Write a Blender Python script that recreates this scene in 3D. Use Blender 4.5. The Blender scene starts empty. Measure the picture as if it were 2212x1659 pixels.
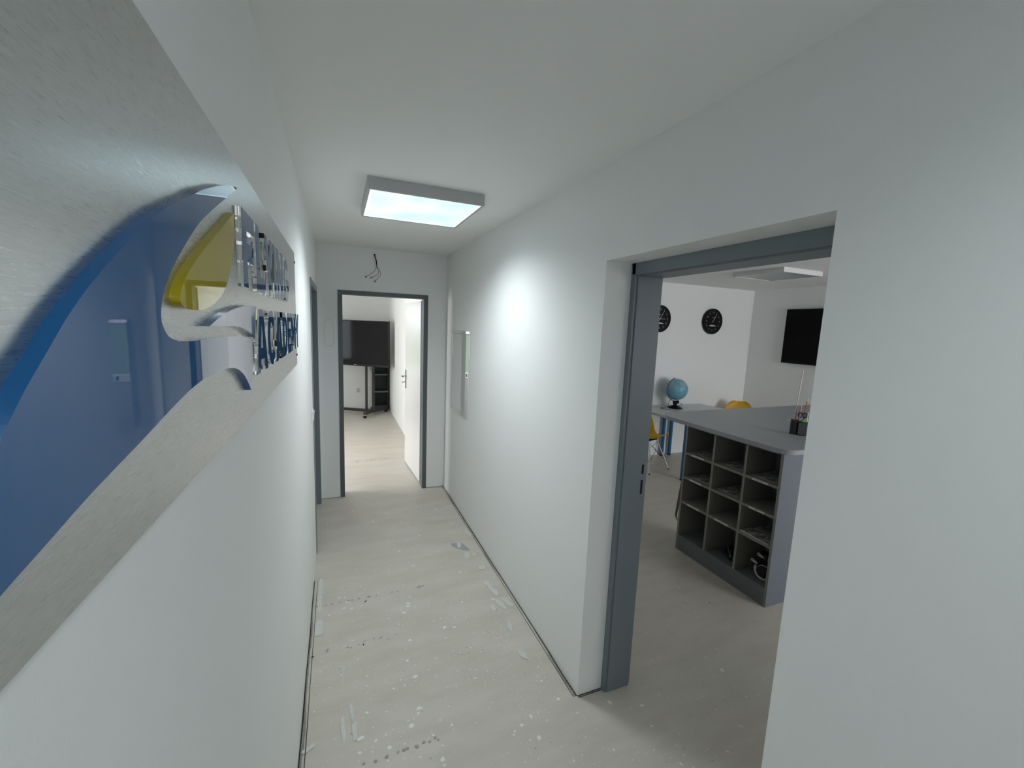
import bpy, bmesh, math, random
from mathutils import Vector, Matrix
R = math.radians
random.seed(7)
S = bpy.context.scene
C = S.collection

# ------------------------------------------------------------------ camera
yaw, pitch, roll, cam_h, fpx = 0.3948, -0.1344, 0.0394, 1.7979, 911.4
cy, sy, cp, sp = math.cos(yaw), math.sin(yaw), math.cos(pitch), math.sin(pitch)
fw = Vector((sy*cp, cy*cp, sp)); rt = Vector((cy, -sy, 0)); up = rt.cross(fw)
r2 = math.cos(roll)*rt + math.sin(roll)*up
u2 = -math.sin(roll)*rt + math.cos(roll)*up
cam = bpy.data.cameras.new('camera'); camo = bpy.data.objects.new('camera', cam); C.objects.link(camo)
M = Matrix((r2, u2, -fw)).transposed().to_4x4(); M.translation = (0, 0, cam_h)
camo.matrix_world = M
cam.sensor_fit = 'HORIZONTAL'; cam.sensor_width = 36; cam.lens = fpx/2212*36
cam.clip_start = 0.02; cam.clip_end = 200
S.camera = camo

# ------------------------------------------------------------------ world, exposure, daylight
S.view_settings.view_transform = 'Standard'; S.view_settings.look = 'None'
S.view_settings.gamma = 1; S.view_settings.use_curve_mapping = False
S.view_settings.exposure = 0.12
w = bpy.data.worlds.new('sky'); S.world = w; w.use_nodes = True
nt = w.node_tree; nt.nodes.clear()
wo = nt.nodes.new('ShaderNodeOutputWorld'); bg = nt.nodes.new('ShaderNodeBackground')
bg.inputs['Color'].default_value = (0.86, 0.93, 1.0, 1); bg.inputs['Strength'].default_value = 3.6
nt.links.new(bg.outputs[0], wo.inputs[0])

def area(name, loc, aim, sx, sy_, power, col):
    l = bpy.data.lights.new(name, 'AREA'); l.shape = 'RECTANGLE'; l.size = sx; l.size_y = sy_
    l.energy = power; l.color = col
    o = bpy.data.objects.new(name, l); C.objects.link(o); o.location = loc
    o.rotation_euler = (Vector(aim)-Vector(loc)).to_track_quat('-Z', 'Y').to_euler()
    return o
area('daylight_far_room', (-3.25, 5.45, 1.5), (0, 6.6, 1.2), 1.3, 1.4, 115, (1.0, 0.97, 0.95))
area('daylight_far_window', (-1.35, 10.1, 2.9), (-0.9, 7.2, 0.4), 2.0, 1.2, 170, (1.0, 0.975, 0.96))
area('added_fill_rear', (0.45, -3.2, 1.5), (0.45, 0, 1.6), 0.8, 1.2, 5, (0.95, 1.0, 0.98))  # added fill light behind the camera, no known source there
area('daylight_office', (5.0, -1.85, 1.6), (4.2, 4, 0.9), 2.6, 1.3, 84, (0.98, 0.975, 1.0))

# ------------------------------------------------------------------ materials
def new_mat(name):
    m = bpy.data.materials.new(name); m.use_nodes = True
    return m, m.node_tree, m.node_tree.nodes['Principled BSDF']
def P(name, col, rough=0.5, metal=0.0, noise=0.0, nscale=20, bump=0.0, bscale=200, **kw):
    m, t, b = new_mat(name)
    b.inputs['Base Color'].default_value = (*col, 1)
    b.inputs['Roughness'].default_value = rough; b.inputs['Metallic'].default_value = metal
    for k, v in kw.items(): b.inputs[k.replace('_', ' ')].default_value = v
    tc = t.nodes.new('ShaderNodeTexCoord')
    if noise:
        n = t.nodes.new('ShaderNodeTexNoise'); n.inputs['Scale'].default_value = nscale; n.inputs['Detail'].default_value = 4
        t.links.new(tc.outputs['Object'], n.inputs['Vector'])
        mx = t.nodes.new('ShaderNodeMix'); mx.data_type = 'RGBA'
        mx.inputs[6].default_value = (*[c*(1-noise) for c in col], 1); mx.inputs[7].default_value = (*[min(1, c*(1+noise)) for c in col], 1)
        t.links.new(n.outputs['Fac'], mx.inputs[0]); t.links.new(mx.outputs[2], b.inputs['Base Color'])
    if bump:
        n = t.nodes.new('ShaderNodeTexNoise'); n.inputs['Scale'].default_value = bscale; n.inputs['Detail'].default_value = 3
        t.links.new(tc.outputs['Object'], n.inputs['Vector'])
        bp = t.nodes.new('ShaderNodeBump'); bp.inputs['Strength'].default_value = bump; bp.inputs['Distance'].default_value = 0.002
        t.links.new(n.outputs['Fac'], bp.inputs['Height']); t.links.new(bp.outputs[0], b.inputs['Normal'])
    return m

m_wall = P('painted_wall', (0.86, 0.87, 0.855), 0.6, noise=0.015, nscale=3, bump=0.25, bscale=350)
m_ceil = P('painted_ceiling', (0.87, 0.875, 0.86), 0.7, noise=0.01, nscale=2)
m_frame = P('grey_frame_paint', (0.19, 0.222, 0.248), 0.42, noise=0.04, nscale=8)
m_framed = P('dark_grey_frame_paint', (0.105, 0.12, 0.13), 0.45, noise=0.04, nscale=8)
m_door = P('white_door_laminate', (0.72, 0.72, 0.71), 0.22, noise=0.01)
m_white = P('white_plastic', (0.75, 0.75, 0.74), 0.35, noise=0.01)
m_whitemet = P('white_lamp_metal', (0.50, 0.50, 0.50), 0.4, noise=0.01)
m_gloss = P('white_gloss_enamel', (0.70, 0.71, 0.70), 0.015, noise=0.005, Specular_IOR_Level=0.6, Coat_Weight=0.3, Coat_Roughness=0.005)
m_black = P('black_plastic', (0.008, 0.008, 0.009), 0.4, noise=0.1, Specular_IOR_Level=0.2)
m_blackm = P('black_metal', (0.022, 0.024, 0.026), 0.45, noise=0.1)
m_rack = P('black_rack_board', (0.02, 0.027, 0.027), 0.5, noise=0.1)
m_racke = P('rack_shelf_edge', (0.09, 0.11, 0.11), 0.45, noise=0.1)
m_screen = P('glossy_screen', (0.006, 0.006, 0.007), 0.08, noise=0.05, Specular_IOR_Level=0.25)
m_screenm = P('matt_screen', (0.003, 0.003, 0.0035), 0.35, noise=0.05, Specular_IOR_Level=0.1)
m_chrome = P('chrome', (0.75, 0.75, 0.76), 0.12, 1.0, noise=0.01)
m_steel = P('handle_steel', (0.16, 0.13, 0.13), 0.35, 0.7, noise=0.05)
m_silver = P('silver_plastic', (0.5, 0.5, 0.5), 0.3, 0.6, noise=0.05)
m_board = P('grey_board', (0.15, 0.163, 0.17), 0.45, noise=0.04, nscale=6)  # darker copy, shade inside the cabinet is put into the colour
m_boardb = P('grey_board_lit_side', (0.17, 0.19, 0.225), 0.4, noise=0.03, nscale=6)  # bluish light on the near side panel is put into this colour
m_edge = P('beige_grey_edging', (0.47, 0.43, 0.34), 0.5, noise=0.03, nscale=6)
m_edged = P('grey_edging', (0.25, 0.243, 0.215), 0.5, noise=0.03, nscale=6)
m_top = P('grey_worktop', (0.37, 0.39, 0.41), 0.38, noise=0.04, nscale=30, bump=0.1, bscale=300)
m_desk = P('light_grey_desktop', (0.66, 0.68, 0.68), 0.35, noise=0.02, nscale=20)
m_deske = P('beige_desk_edge', (0.50, 0.45, 0.35), 0.5, noise=0.03)
m_blue = P('blue_leg_paint', (0.006, 0.12, 0.27), 0.4, noise=0.05)
m_yel = P('mustard_shell', (0.62, 0.36, 0.01), 0.38, noise=0.03)
m_paper = P('paper', (0.72, 0.72, 0.70), 0.7, noise=0.03)
m_label = P('label_strip', (0.66, 0.66, 0.65), 0.6, noise=0.03)
m_ink = P('ink', (0.05, 0.05, 0.055), 0.7, noise=0.1)
m_num = P('clock_print', (0.42, 0.42, 0.41), 0.5, noise=0.05)
m_orange = P('pencil_wood', (0.42, 0.16, 0.06), 0.5, noise=0.1)
m_green = P('green_marker', (0.10, 0.42, 0.05), 0.3, noise=0.05)
m_lime = P('lime_marker', (0.45, 0.55, 0.12), 0.3, noise=0.05)
m_navy = P('navy_plastic', (0.02, 0.025, 0.08), 0.35, noise=0.05)
m_mesh = P('pen_cup_metal', (0.05, 0.045, 0.045), 0.45, 0.5, noise=0.1)
m_pouch = P('grey_mesh_panel', (0.13, 0.14, 0.145), 0.4, 0.4, noise=0.1, nscale=200)
m_strap = P('strap_fabric', (0.10, 0.10, 0.085), 0.7, noise=0.1)
m_gap = P('dark_gap', (0.02, 0.019, 0.018), 0.9, noise=0.3, nscale=30)
m_torn = P('torn_screed_edge', (0.26, 0.25, 0.235), 0.9, noise=0.5, nscale=60)
m_grass = P('grass', (0.10, 0.20, 0.06), 0.9, noise=0.5, nscale=3)
m_pave = P('light_paving', (0.55, 0.55, 0.55), 0.8, noise=0.15, nscale=4)
m_lblue = P('logo_blue_face', (0.007, 0.10, 0.28), 0.006, noise=0.02, IOR=1.44)
m_lbside = P('logo_blue_edge', (0.007, 0.045, 0.10), 0.12, noise=0.15, nscale=30, IOR=1.49)
m_lyel = P('logo_yellow_face', (0.50, 0.40, 0.015), 0.006, noise=0.02, IOR=1.49)
m_lyside = P('logo_yellow_edge', (0.62, 0.50, 0.006), 0.10, noise=0.12, nscale=25, IOR=1.49)
m_gside = P('acrylic_grey_edge', (0.06, 0.07, 0.073), 0.10, noise=0.3, nscale=40, IOR=1.49)
m_acryl = P('clear_acrylic', (0.93, 0.96, 0.96), 0.02, noise=0.0, IOR=1.49, Transmission_Weight=1.0)

# brushed sign metal: fine horizontal brushing plus scratches
m_brush, t, b = new_mat('brushed_metal')
tc = t.nodes.new('ShaderNodeTexCoord'); mp = t.nodes.new('ShaderNodeMapping')
mp.inputs['Scale'].default_value = (14, 330, 1)
n = t.nodes.new('ShaderNodeTexNoise'); n.inputs['Scale'].default_value = 3; n.inputs['Detail'].default_value = 5
t.links.new(tc.outputs['Object'], mp.inputs[0]); t.links.new(mp.outputs[0], n.inputs['Vector'])
cr = t.nodes.new('ShaderNodeMapRange'); cr.inputs[1].default_value = 0.25; cr.inputs[2].default_value = 0.75; cr.inputs[3].default_value = 0.23; cr.inputs[4].default_value = 0.39
t.links.new(n.outputs['Fac'], cr.inputs[0]); t.links.new(cr.outputs[0], b.inputs['Roughness'])
mx = t.nodes.new('ShaderNodeMix'); mx.data_type = 'RGBA'
mx.inputs[6].default_value = (0.44, 0.45, 0.445, 1); mx.inputs[7].default_value = (0.74, 0.745, 0.735, 1)
t.links.new(n.outputs['Fac'], mx.inputs[0]); t.links.new(mx.outputs[2], b.inputs['Base Color'])
b.inputs['Metallic'].default_value = 0.93
bp = t.nodes.new('ShaderNodeBump'); bp.inputs['Strength'].default_value = 0.014; bp.inputs['Distance'].default_value = 0.0006
t.links.new(n.outputs['Fac'], bp.inputs['Height']); t.links.new(bp.outputs[0], b.inputs['Normal'])

# window pane: thin clear glass
m_pane, t, b = new_mat('window_glass')
t.nodes.remove(b); out = t.nodes['Material Output']
tr = t.nodes.new('ShaderNodeBsdfTransparent'); gl = t.nodes.new('ShaderNodeBsdfGlossy'); gl.inputs['Roughness'].default_value = 0.0
fr = t.nodes.new('ShaderNodeFresnel'); fr.inputs['IOR'].default_value = 1.5
ms = t.nodes.new('ShaderNodeMixShader'); t.links.new(fr.outputs[0], ms.inputs[0]); t.links.new(tr.outputs[0], ms.inputs[1]); t.links.new(gl.outputs[0], ms.inputs[2]); t.links.new(ms.outputs[0], out.inputs[0])

# corridor lamp diffuser (lit): brighter along the edges, soft cloudy centre
m_lit, t, b = new_mat('lit_diffuser')
tc = t.nodes.new('ShaderNodeTexCoord'); n = t.nodes.new('ShaderNodeTexNoise'); n.inputs['Scale'].default_value = 4.0; n.inputs['Detail'].default_value = 1
t.links.new(tc.outputs['Object'], n.inputs['Vector'])
mx = t.nodes.new('ShaderNodeMix'); mx.data_type = 'RGBA'
mx.inputs[6].default_value = (0.50, 0.72, 0.86, 1); mx.inputs[7].default_value = (0.72, 0.94, 1.0, 1)
mr = t.nodes.new('ShaderNodeMapRange'); mr.inputs[1].default_value = 0.35; mr.inputs[2].default_value = 0.65
t.links.new(n.outputs['Fac'], mr.inputs[0]); t.links.new(mr.outputs[0], mx.inputs[0])
t.links.new(mx.outputs[2], b.inputs['Emission Color']); b.inputs['Emission Strength'].default_value = 1.1
b.inputs['Base Color'].default_value = (0.3, 0.3, 0.3, 1)
m_rim, t, b = new_mat('lit_diffuser_rim')
b.inputs['Emission Color'].default_value = (0.85, 1, 1, 1); b.inputs['Emission Strength'].default_value = 1.15
m_off = P('unlit_diffuser', (0.42, 0.45, 0.47), 0.3, noise=0.01)

# floor: worn screed with paint specks
m_floor, t, b = new_mat('worn_screed_floor')
L = t.links.new
def N(k, **v):
    n = t.nodes.new('ShaderNode'+k)
    for a, c in v.items():
        try: n.inputs[a.replace('_', ' ')].default_value = c
        except KeyError: setattr(n, a, c)
    return n
tc = N('TexCoord')
mp = N('Mapping'); mp.inputs['Scale'].default_value = (0.9, 3.0, 1); mp.inputs['Rotation'].default_value = (0, 0, R(9)); L(tc.outputs['Object'], mp.inputs[0])
n1 = N('TexNoise', Scale=2.6, Detail=7.0, Roughness=0.62); L(mp.outputs[0], n1.inputs['Vector'])
r1 = N('MapRange'); r1.inputs[1].default_value = 0.3; r1.inputs[2].default_value = 0.7; L(n1.outputs['Fac'], r1.inputs[0])
c1 = N('Mix', data_type='RGBA'); c1.inputs[6].default_value = (0.53, 0.495, 0.425, 1); c1.inputs[7].default_value = (0.62, 0.585, 0.515, 1); L(r1.outputs[0], c1.inputs[0])
n2 = N('TexNoise', Scale=1.1, Detail=3.0); L(tc.outputs['Object'], n2.inputs['Vector'])
r2_ = N('MapRange'); r2_.inputs[1].default_value = 0.52; r2_.inputs[2].default_value = 0.72; r2_.inputs[4].default_value = 0.35; L(n2.outputs['Fac'], r2_.inputs[0])
c2 = N('Mix', data_type='RGBA'); c2.inputs[7].default_value = (0.60, 0.60, 0.575, 1); L(r2_.outputs[0], c2.inputs[0]); L(c1.outputs[2], c2.inputs[6])
nw = N('TexNoise', Scale=30.0, Detail=1.0); L(tc.outputs['Object'], nw.inputs['Vector'])
vm = N('VectorMath', operation='SCALE'); vm.inputs['Scale'].default_value = 0.02; L(nw.outputs['Color'], vm.inputs[0])
va = N('VectorMath', operation='ADD'); L(tc.outputs['Object'], va.inputs[0]); L(vm.outputs[0], va.inputs[1])
last = c2.outputs[2]
nd = N('TexNoise', Scale=1.7, Detail=2.0); L(tc.outputs['Object'], nd.inputs['Vector'])
for sc, th, keep, colr in ((17, 0.072, 0.27, (0.76, 0.77, 0.72)), (43, 0.12, 0.17, (0.74, 0.75, 0.70)), (9, 0.045, 0.22, (0.76, 0.77, 0.72)), (26, 0.11, 0.10, (0.38, 0.36, 0.32))):
    v = N('TexVoronoi', Scale=float(sc)); v.voronoi_dimensions = '2D'; L(va.outputs[0], v.inputs['Vector'])
    sx_ = N('SeparateColor'); L(v.outputs['Color'], sx_.inputs[0])
    m1 = N('MapRange'); m1.inputs[1].default_value = th*0.8; m1.inputs[2].default_value = th*1.1; m1.inputs[3].default_value = 1; m1.inputs[4].default_value = 0; L(v.outputs['Distance'], m1.inputs[0])
    ad = N('Math', operation='MULTIPLY_ADD'); L(nd.outputs['Fac'], ad.inputs[0]); ad.inputs[1].default_value = 1.1; ad.inputs[2].default_value = keep-0.55
    m2 = N('Math', operation='LESS_THAN'); L(sx_.outputs[0], m2.inputs[0]); L(ad.outputs[0], m2.inputs[1])
    m3 = N('Math', operation='MULTIPLY'); L(m1.outputs[0], m3.inputs[0]); L(m2.outputs[0], m3.inputs[1])
    m4 = N('Math', operation='MULTIPLY'); L(m3.outputs[0], m4.inputs[0]); L(sx_.outputs[1], m4.inputs[1])
    cc = N('Mix', data_type='RGBA'); cc.inputs[7].default_value = (*colr, 1); L(m4.outputs[0], cc.inputs[0]); L(last, cc.inputs[6]); last = cc.outputs[2]
L(last, b.inputs['Base Color']); b.inputs['Roughness'].default_value = 0.42; b.inputs['Specular IOR Level'].default_value = 0.35
bp = N('Bump', Strength=0.25, Distance=0.002); L(n1.outputs['Fac'], bp.inputs['Height']); L(bp.outputs[0], b.inputs['Normal'])

# far wall of the corridor: same paint with the ghost outline of a removed fitting
m_wfar = m_wall.copy(); m_wfar.name = 'painted_wall_with_mark'; t = m_wfar.node_tree; L = t.links.new; b = t.nodes['Principled BSDF']
tc = N('TexCoord'); sp_ = N('SeparateXYZ'); L(tc.outputs['Object'], sp_.inputs[0])
dx = N('Math', operation='ADD'); L(sp_.outputs[0], dx.inputs[0]); dx.inputs[1].default_value = 0.073
cl = N('Clamp'); cl.inputs['Min'].default_value = 1.585; cl.inputs['Max'].default_value = 1.76; L(sp_.outputs[2], cl.inputs['Value'])
dz = N('Math', operation='SUBTRACT'); L(sp_.outputs[2], dz.inputs[0]); L(cl.outputs[0], dz.inputs[1])
p1 = N('Math', operation='MULTIPLY'); L(dx.outputs[0], p1.inputs[0]); L(dx.outputs[0], p1.inputs[1])
p2 = N('Math', operation='MULTIPLY_ADD'); L(dz.outputs[0], p2.inputs[0]); L(dz.outputs[0], p2.inputs[1]); L(p1.outputs[0], p2.inputs[2])
sq = N('Math', operation='SQRT'); L(p2.outputs[0], sq.inputs[0])
df = N('Math', operation='SUBTRACT'); L(sq.outputs[0], df.inputs[0]); df.inputs[1].default_value = 0.040
ab = N('Math', operation='ABSOLUTE'); L(df.outputs[0], ab.inputs[0])
mr = N('MapRange'); mr.inputs[1].default_value = 0.002; mr.inputs[2].default_value = 0.010; mr.inputs[3].default_value = 0.20; mr.inputs[4].default_value = 0; L(ab.outputs[0], mr.inputs[0])
src = b.inputs['Base Color'].links[0].from_socket
cc = N('Mix', data_type='RGBA'); cc.inputs[7].default_value = (0.42, 0.44, 0.42, 1); L(mr.outputs[0], cc.inputs[0]); L(src, cc.inputs[6]); L(cc.outputs[2], b.inputs['Base Color'])

# globe map: blue seas with pale land
m_globe, t, b = new_mat('globe_map'); L = t.links.new
tc = N('TexCoord'); n = N('TexNoise', Scale=9.0, Detail=6.0); L(tc.outputs['Object'], n.inputs['Vector'])
sp_ = N('SeparateXYZ'); L(tc.outputs['Object'], sp_.inputs[0])
az = N('Math', operation='ABSOLUTE'); L(sp_.outputs[2], az.inputs[0])
ad = N('Math', operation='MULTIPLY_ADD'); L(az.outputs[0], ad.inputs[0]); ad.inputs[1].default_value = 1.9; L(n.outputs['Fac'], ad.inputs[2])
mr = N('MapRange'); mr.inputs[1].default_value = 0.66; mr.inputs[2].default_value = 0.73; L(ad.outputs[0], mr.inputs[0])
n2 = N('TexNoise', Scale=25.0, Detail=4.0); L(tc.outputs['Object'], n2.inputs['Vector'])
sea = N('Mix', data_type='RGBA'); sea.inputs[6].default_value = (0.09, 0.33, 0.46, 1); sea.inputs[7].default_value = (0.22, 0.52, 0.63, 1); L(n2.outputs['Fac'], sea.inputs[0])
cc = N('Mix', data_type='RGBA'); cc.inputs[7].default_value = (0.38, 0.44, 0.42, 1); L(mr.outputs[0], cc.inputs[0]); L(sea.outputs[2], cc.inputs[6])
L(cc.outputs[2], b.inputs['Base Color']); b.inputs['Roughness'].default_value = 0.35

# printed chart page (grey landscape photo)
m_print, t, b = new_mat('printed_page'); L = t.links.new
tc = N('TexCoord'); mp = N('Mapping'); mp.inputs['Scale'].default_value = (9, 16, 1); L(tc.outputs['Object'], mp.inputs[0])
n = N('TexNoise', Scale=1.6, Detail=6.0, Distortion=1.2); L(mp.outputs[0], n.inputs['Vector'])
mr = N('MapRange'); mr.inputs[1].default_value = 0.42; mr.inputs[2].default_value = 0.6; L(n.outputs['Fac'], mr.inputs[0])
cc = N('Mix', data_type='RGBA'); cc.inputs[6].default_value = (0.16, 0.16, 0.15, 1); cc.inputs[7].default_value = (0.55, 0.54, 0.52, 1); L(mr.outputs[0], cc.inputs[0]); L(cc.outputs[2], b.inputs['Base Color'])
b.inputs['Roughness'].default_value = 0.5

# ------------------------------------------------------------------ builders
def box(bm, x0, x1, y0, y1, z0, z1, mi=0):
    vs = [bm.verts.new(p) for p in ((x0,y0,z0),(x1,y0,z0),(x1,y1,z0),(x0,y1,z0),(x0,y0,z1),(x1,y0,z1),(x1,y1,z1),(x0,y1,z1))]
    for f in ((3,2,1,0),(4,5,6,7),(0,1,5,4),(1,2,6,5),(2,3,7,6),(3,0,4,7)):
        fc = bm.faces.new([vs[i] for i in f]); fc.material_index = mi
def link(name, me, mats, parent=None, loc=None, rot=None):
    o = bpy.data.objects.new(name, me); C.objects.link(o)
    for m in (mats if isinstance(mats, (list, tuple)) else [mats]): me.materials.append(m)
    if parent: o.parent = parent
    if loc: o.location = loc
    if rot: o.rotation_euler = rot
    return o
def boxes(name, lst, mats, parent=None, bevel=0.0, loc=None, rot=None):
    bm = bmesh.new()
    for l in lst: box(bm, *l)
    if bevel:
        bmesh.ops.bevel(bm, geom=list(bm.edges), offset=bevel, segments=2, affect='EDGES', profile=0.7)
    me = bpy.data.meshes.new(name); bm.to_mesh(me); bm.free()
    return link(name, me, mats, parent, loc, rot)
def lathe(name, prof, mats, parent=None, seg=40, loc=None, rot=None, smooth=True):
    bm = bmesh.new(); rings = []
    for r, z in prof:
        if r < 1e-6: rings.append([bm.verts.new((0, 0, z))])
        else: rings.append([bm.verts.new((r*math.cos(2*math.pi*i/seg), r*math.sin(2*math.pi*i/seg), z)) for i in range(seg)])
    for a, c in zip(rings, rings[1:]):
        for i in range(seg):
            j = (i+1) % seg
            if len(a) == 1 and len(c) == 1: continue
            if len(a) == 1: bm.faces.new((a[0], c[j], c[i]))
            elif len(c) == 1: bm.faces.new((a[i], a[j], c[0]))
            else: bm.faces.new((a[i], a[j], c[j], c[i]))
    bmesh.ops.recalc_face_normals(bm, faces=bm.faces)
    if smooth:
        for f in bm.faces: f.smooth = True
        for e in bm.edges:
            if len(e.link_faces) == 2 and e.calc_face_angle() > R(35): e.smooth = False
    me = bpy.data.meshes.new(name); bm.to_mesh(me); bm.free()
    return link(name, me, mats, parent, loc, rot)
def tube(name, pts, r, mats, parent=None, smooth=True, cyclic=False, paths=None):
    cu = bpy.data.curves.new(name, 'CURVE'); cu.dimensions = '3D'; cu.bevel_depth = r; cu.bevel_resolution = 3; cu.use_fill_caps = True
    cu.resolution_u = 8
    for pp in (paths or [pts]):
        if smooth:
            s = cu.splines.new('BEZIER'); s.bezier_points.add(len(pp)-1)
            for q, p in zip(s.bezier_points, pp): q.co = p; q.handle_left_type = q.handle_right_type = 'AUTO'
        else:
            s = cu.splines.new('POLY'); s.points.add(len(pp)-1)
            for q, p in zip(s.points, pp): q.co = (*p, 1)
        s.use_cyclic_u = cyclic
    o = bpy.data.objects.new(name, cu); me = bpy.data.meshes.new_from_object(o)
    bpy.data.objects.remove(o); bpy.data.curves.remove(cu)
    me.name = name; me.materials.clear()
    for f in me.polygons: f.use_smooth = True
    return link(name, me, mats, parent)
def smooth_loop(pts, corners=(), k=5):
    n = len(pts); out = []
    for i in range(n):
        p1, p2 = pts[i], pts[(i+1) % n]
        p0 = pts[i-1] if i not in corners else p1
        p3 = pts[(i+2) % n] if (i+1) % n not in corners else p2
        for j in range(k):
            u = j/k
            out.append(tuple(0.5*(2*p1[a]+(-p0[a]+p2[a])*u+(2*p0[a]-5*p1[a]+4*p2[a]-p3[a])*u*u+(-p0[a]+3*p1[a]-3*p2[a]+p3[a])*u**3) for a in (0, 1)))
    return out
def plate(name, loops, depth, mats, parent, mat4, bevel=0.0):
    """outline(s) in a local plane, extruded from 0 to depth along local z; mat index 0 = front, 1 = rest"""
    cu = bpy.data.curves.new(name, 'CURVE'); cu.dimensions = '2D'; cu.fill_mode = 'BOTH'; cu.extrude = depth/2
    if bevel: cu.bevel_depth = bevel; cu.bevel_resolution = 1; cu.extrude = depth/2-bevel; cu.offset = -bevel
    for lp in loops:
        s = cu.splines.new('POLY'); s.points.add(len(lp)-1)
        for q, p in zip(s.points, lp): q.co = (p[0], p[1], 0, 1)
        s.use_cyclic_u = True
    o = bpy.data.objects.new(name, cu); me = bpy.data.meshes.new_from_object(o)
    bpy.data.objects.remove(o); bpy.data.curves.remove(cu)
    bm = bmesh.new(); bm.from_mesh(me)
    bmesh.ops.remove_doubles(bm, verts=bm.verts, dist=1e-5)
    bmesh.ops.translate(bm, verts=bm.verts, vec=(0, 0, depth/2))
    for f in bm.faces:
        f.material_index = 0 if (f.normal.z > 0.9) else (1 if isinstance(mats, (list, tuple)) else 0)
        f.smooth = False
    bm.to_mesh(me); bm.free(); me.materials.clear(); me.name = name
    ob = link(name, me, mats, parent)
    ob.matrix_basis = mat4
    return ob
def text(name, s, size, mats, parent, mat4, extr=0.0004, bold=0.0):
    cu = bpy.data.curves.new(name, 'FONT'); cu.body = s; cu.size = size; cu.align_x = 'CENTER'; cu.align_y = 'CENTER'; cu.extrude = extr; cu.offset = bold
    o = bpy.data.objects.new(name, cu); me = bpy.data.meshes.new_from_object(o)
    bpy.data.objects.remove(o); bpy.data.curves.remove(cu); me.materials.clear(); me.name = name
    ob = link(name, me, mats, parent); ob.matrix_basis = mat4
    return ob
def empty(name, loc, label=None, cat=None, group=None, rz=0, kind=None):
    o = bpy.data.objects.new(name, None); C.objects.link(o); o.location = loc; o.rotation_euler = (0, 0, rz); o.empty_display_size = 0.1
    return tag(o, label, cat, group, kind)
def tag(o, label=None, cat=None, group=None, kind=None):
    if label: o['label'] = label
    if cat: o['category'] = cat
    if group: o['group'] = group
    if kind: o['kind'] = kind
    return o
def struct(o): o['kind'] = 'structure'; return o
def axes(origin, X, Y, Z):
    m = Matrix((Vector(X), Vector(Y), Vector(Z))).transposed().to_4x4(); m.translation = origin
    return m

# ------------------------------------------------------------------ the building shell
XL, XR, YF, H = -0.174, 1.073, 4.47, 2.5
XO = 1.36            # office side of the corridor wall
FX, FY = 0.98, 9.15  # far room right wall / far wall
OY0, OY1, OZ = 0.663, 1.575, 2.095
struct(boxes('floor', [(-3.1, 6.2, -3.1, 9.3, -0.12, 0)], m_floor))
struct(boxes('ceiling', [(-3.1, 6.2, -3.1, 9.3, H, H+0.12)], m_ceil))
struct(boxes('wall_right', [
    (XR, XO, -3.0, OY0, 0, H), (XR, XO, OY0, OY1, OZ, H), (XR, XO, OY1, YF, 0, H)], m_wall))
struct(boxes('wall_left', [
    (XL-0.12, XL, -3.0, 3.38, 0, H), (XL-0.12, XL, 3.38, 4.385, 2.09, H), (XL-0.12, XL, 4.385, YF, 0, H)], m_wall))
struct(boxes('wall_far', [
    (-3.0, 0.008, YF, 4.59, 0, H), (0.008, 0.880, YF, 4.59, 2.086, H), (0.880, XO, YF, 4.59, 0, H)], m_wfar))
struct(boxes('wall_behind', [
    (XL-0.12, 0.0, -3.12, -3.0, 0, H), (0.9, XO, -3.12, -3.0, 0, H), (0.0, 0.9, -3.12, -3.0, 0, 0.9), (0.0, 0.9, -3.12, -3.0, 2.15, H)], m_wall))
struct(boxes('wall_store_room', [(-3.1, -3.0, 2.9, YF, 0, H), (-3.0, XL-0.12, 2.9, 3.0, 0, H)], m_wall))
# far room
struct(boxes('wall_far_room_right', [(FX, XO, 4.59, FY+0.1, 0, H)], m_wall))
struct(boxes('wall_far_room_back', [
    (-3.0, -2.3, FY, FY+0.1, 0, H), (-2.3, -0.40, FY, FY+0.1, 0, 0.55), (-2.3, -0.40, FY, FY+0.1, 2.25, H), (-0.40, FX, FY, FY+0.1, 0, H)], m_wall))
struct(boxes('wall_far_room_left', [
    (-3.1, -3.0, YF, 4.8, 0, H), (-3.1, -3.0, 4.75, 6.1, 0, 0.75), (-3.1, -3.0, 4.75, 6.1, 2.25, H), (-3.1, -3.0, 6.1, 7.35, 0, H), (-3.1, -3.0, 7.35, 8.3, 0, 0.75), (-3.1, -3.0, 7.35, 8.3, 2.25, H), (-3.1, -3.0, 8.3, FY+0.1, 0, H)], m_wall))
# office
TX = 6.03
CYW = 4.78
struct(boxes('wall_office_back', [(XO, TX+0.1, CYW, CYW+0.1, 0, H)], m_wall))
struct(boxes('wall_office_right', [(TX, TX+0.1, -1.6, CYW, 0, H)], m_wall))
struct(boxes('wall_office_front', [
    (XO, 3.6, -1.7, -1.6, 0, H), (3.6, 6.0, -1.7, -1.6, 0, 0.85), (3.6, 6.0, -1.7, -1.6, 2.25, H), (6.0, TX+0.1, -1.7, -1.6, 0, H)], m_wall))

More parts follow.
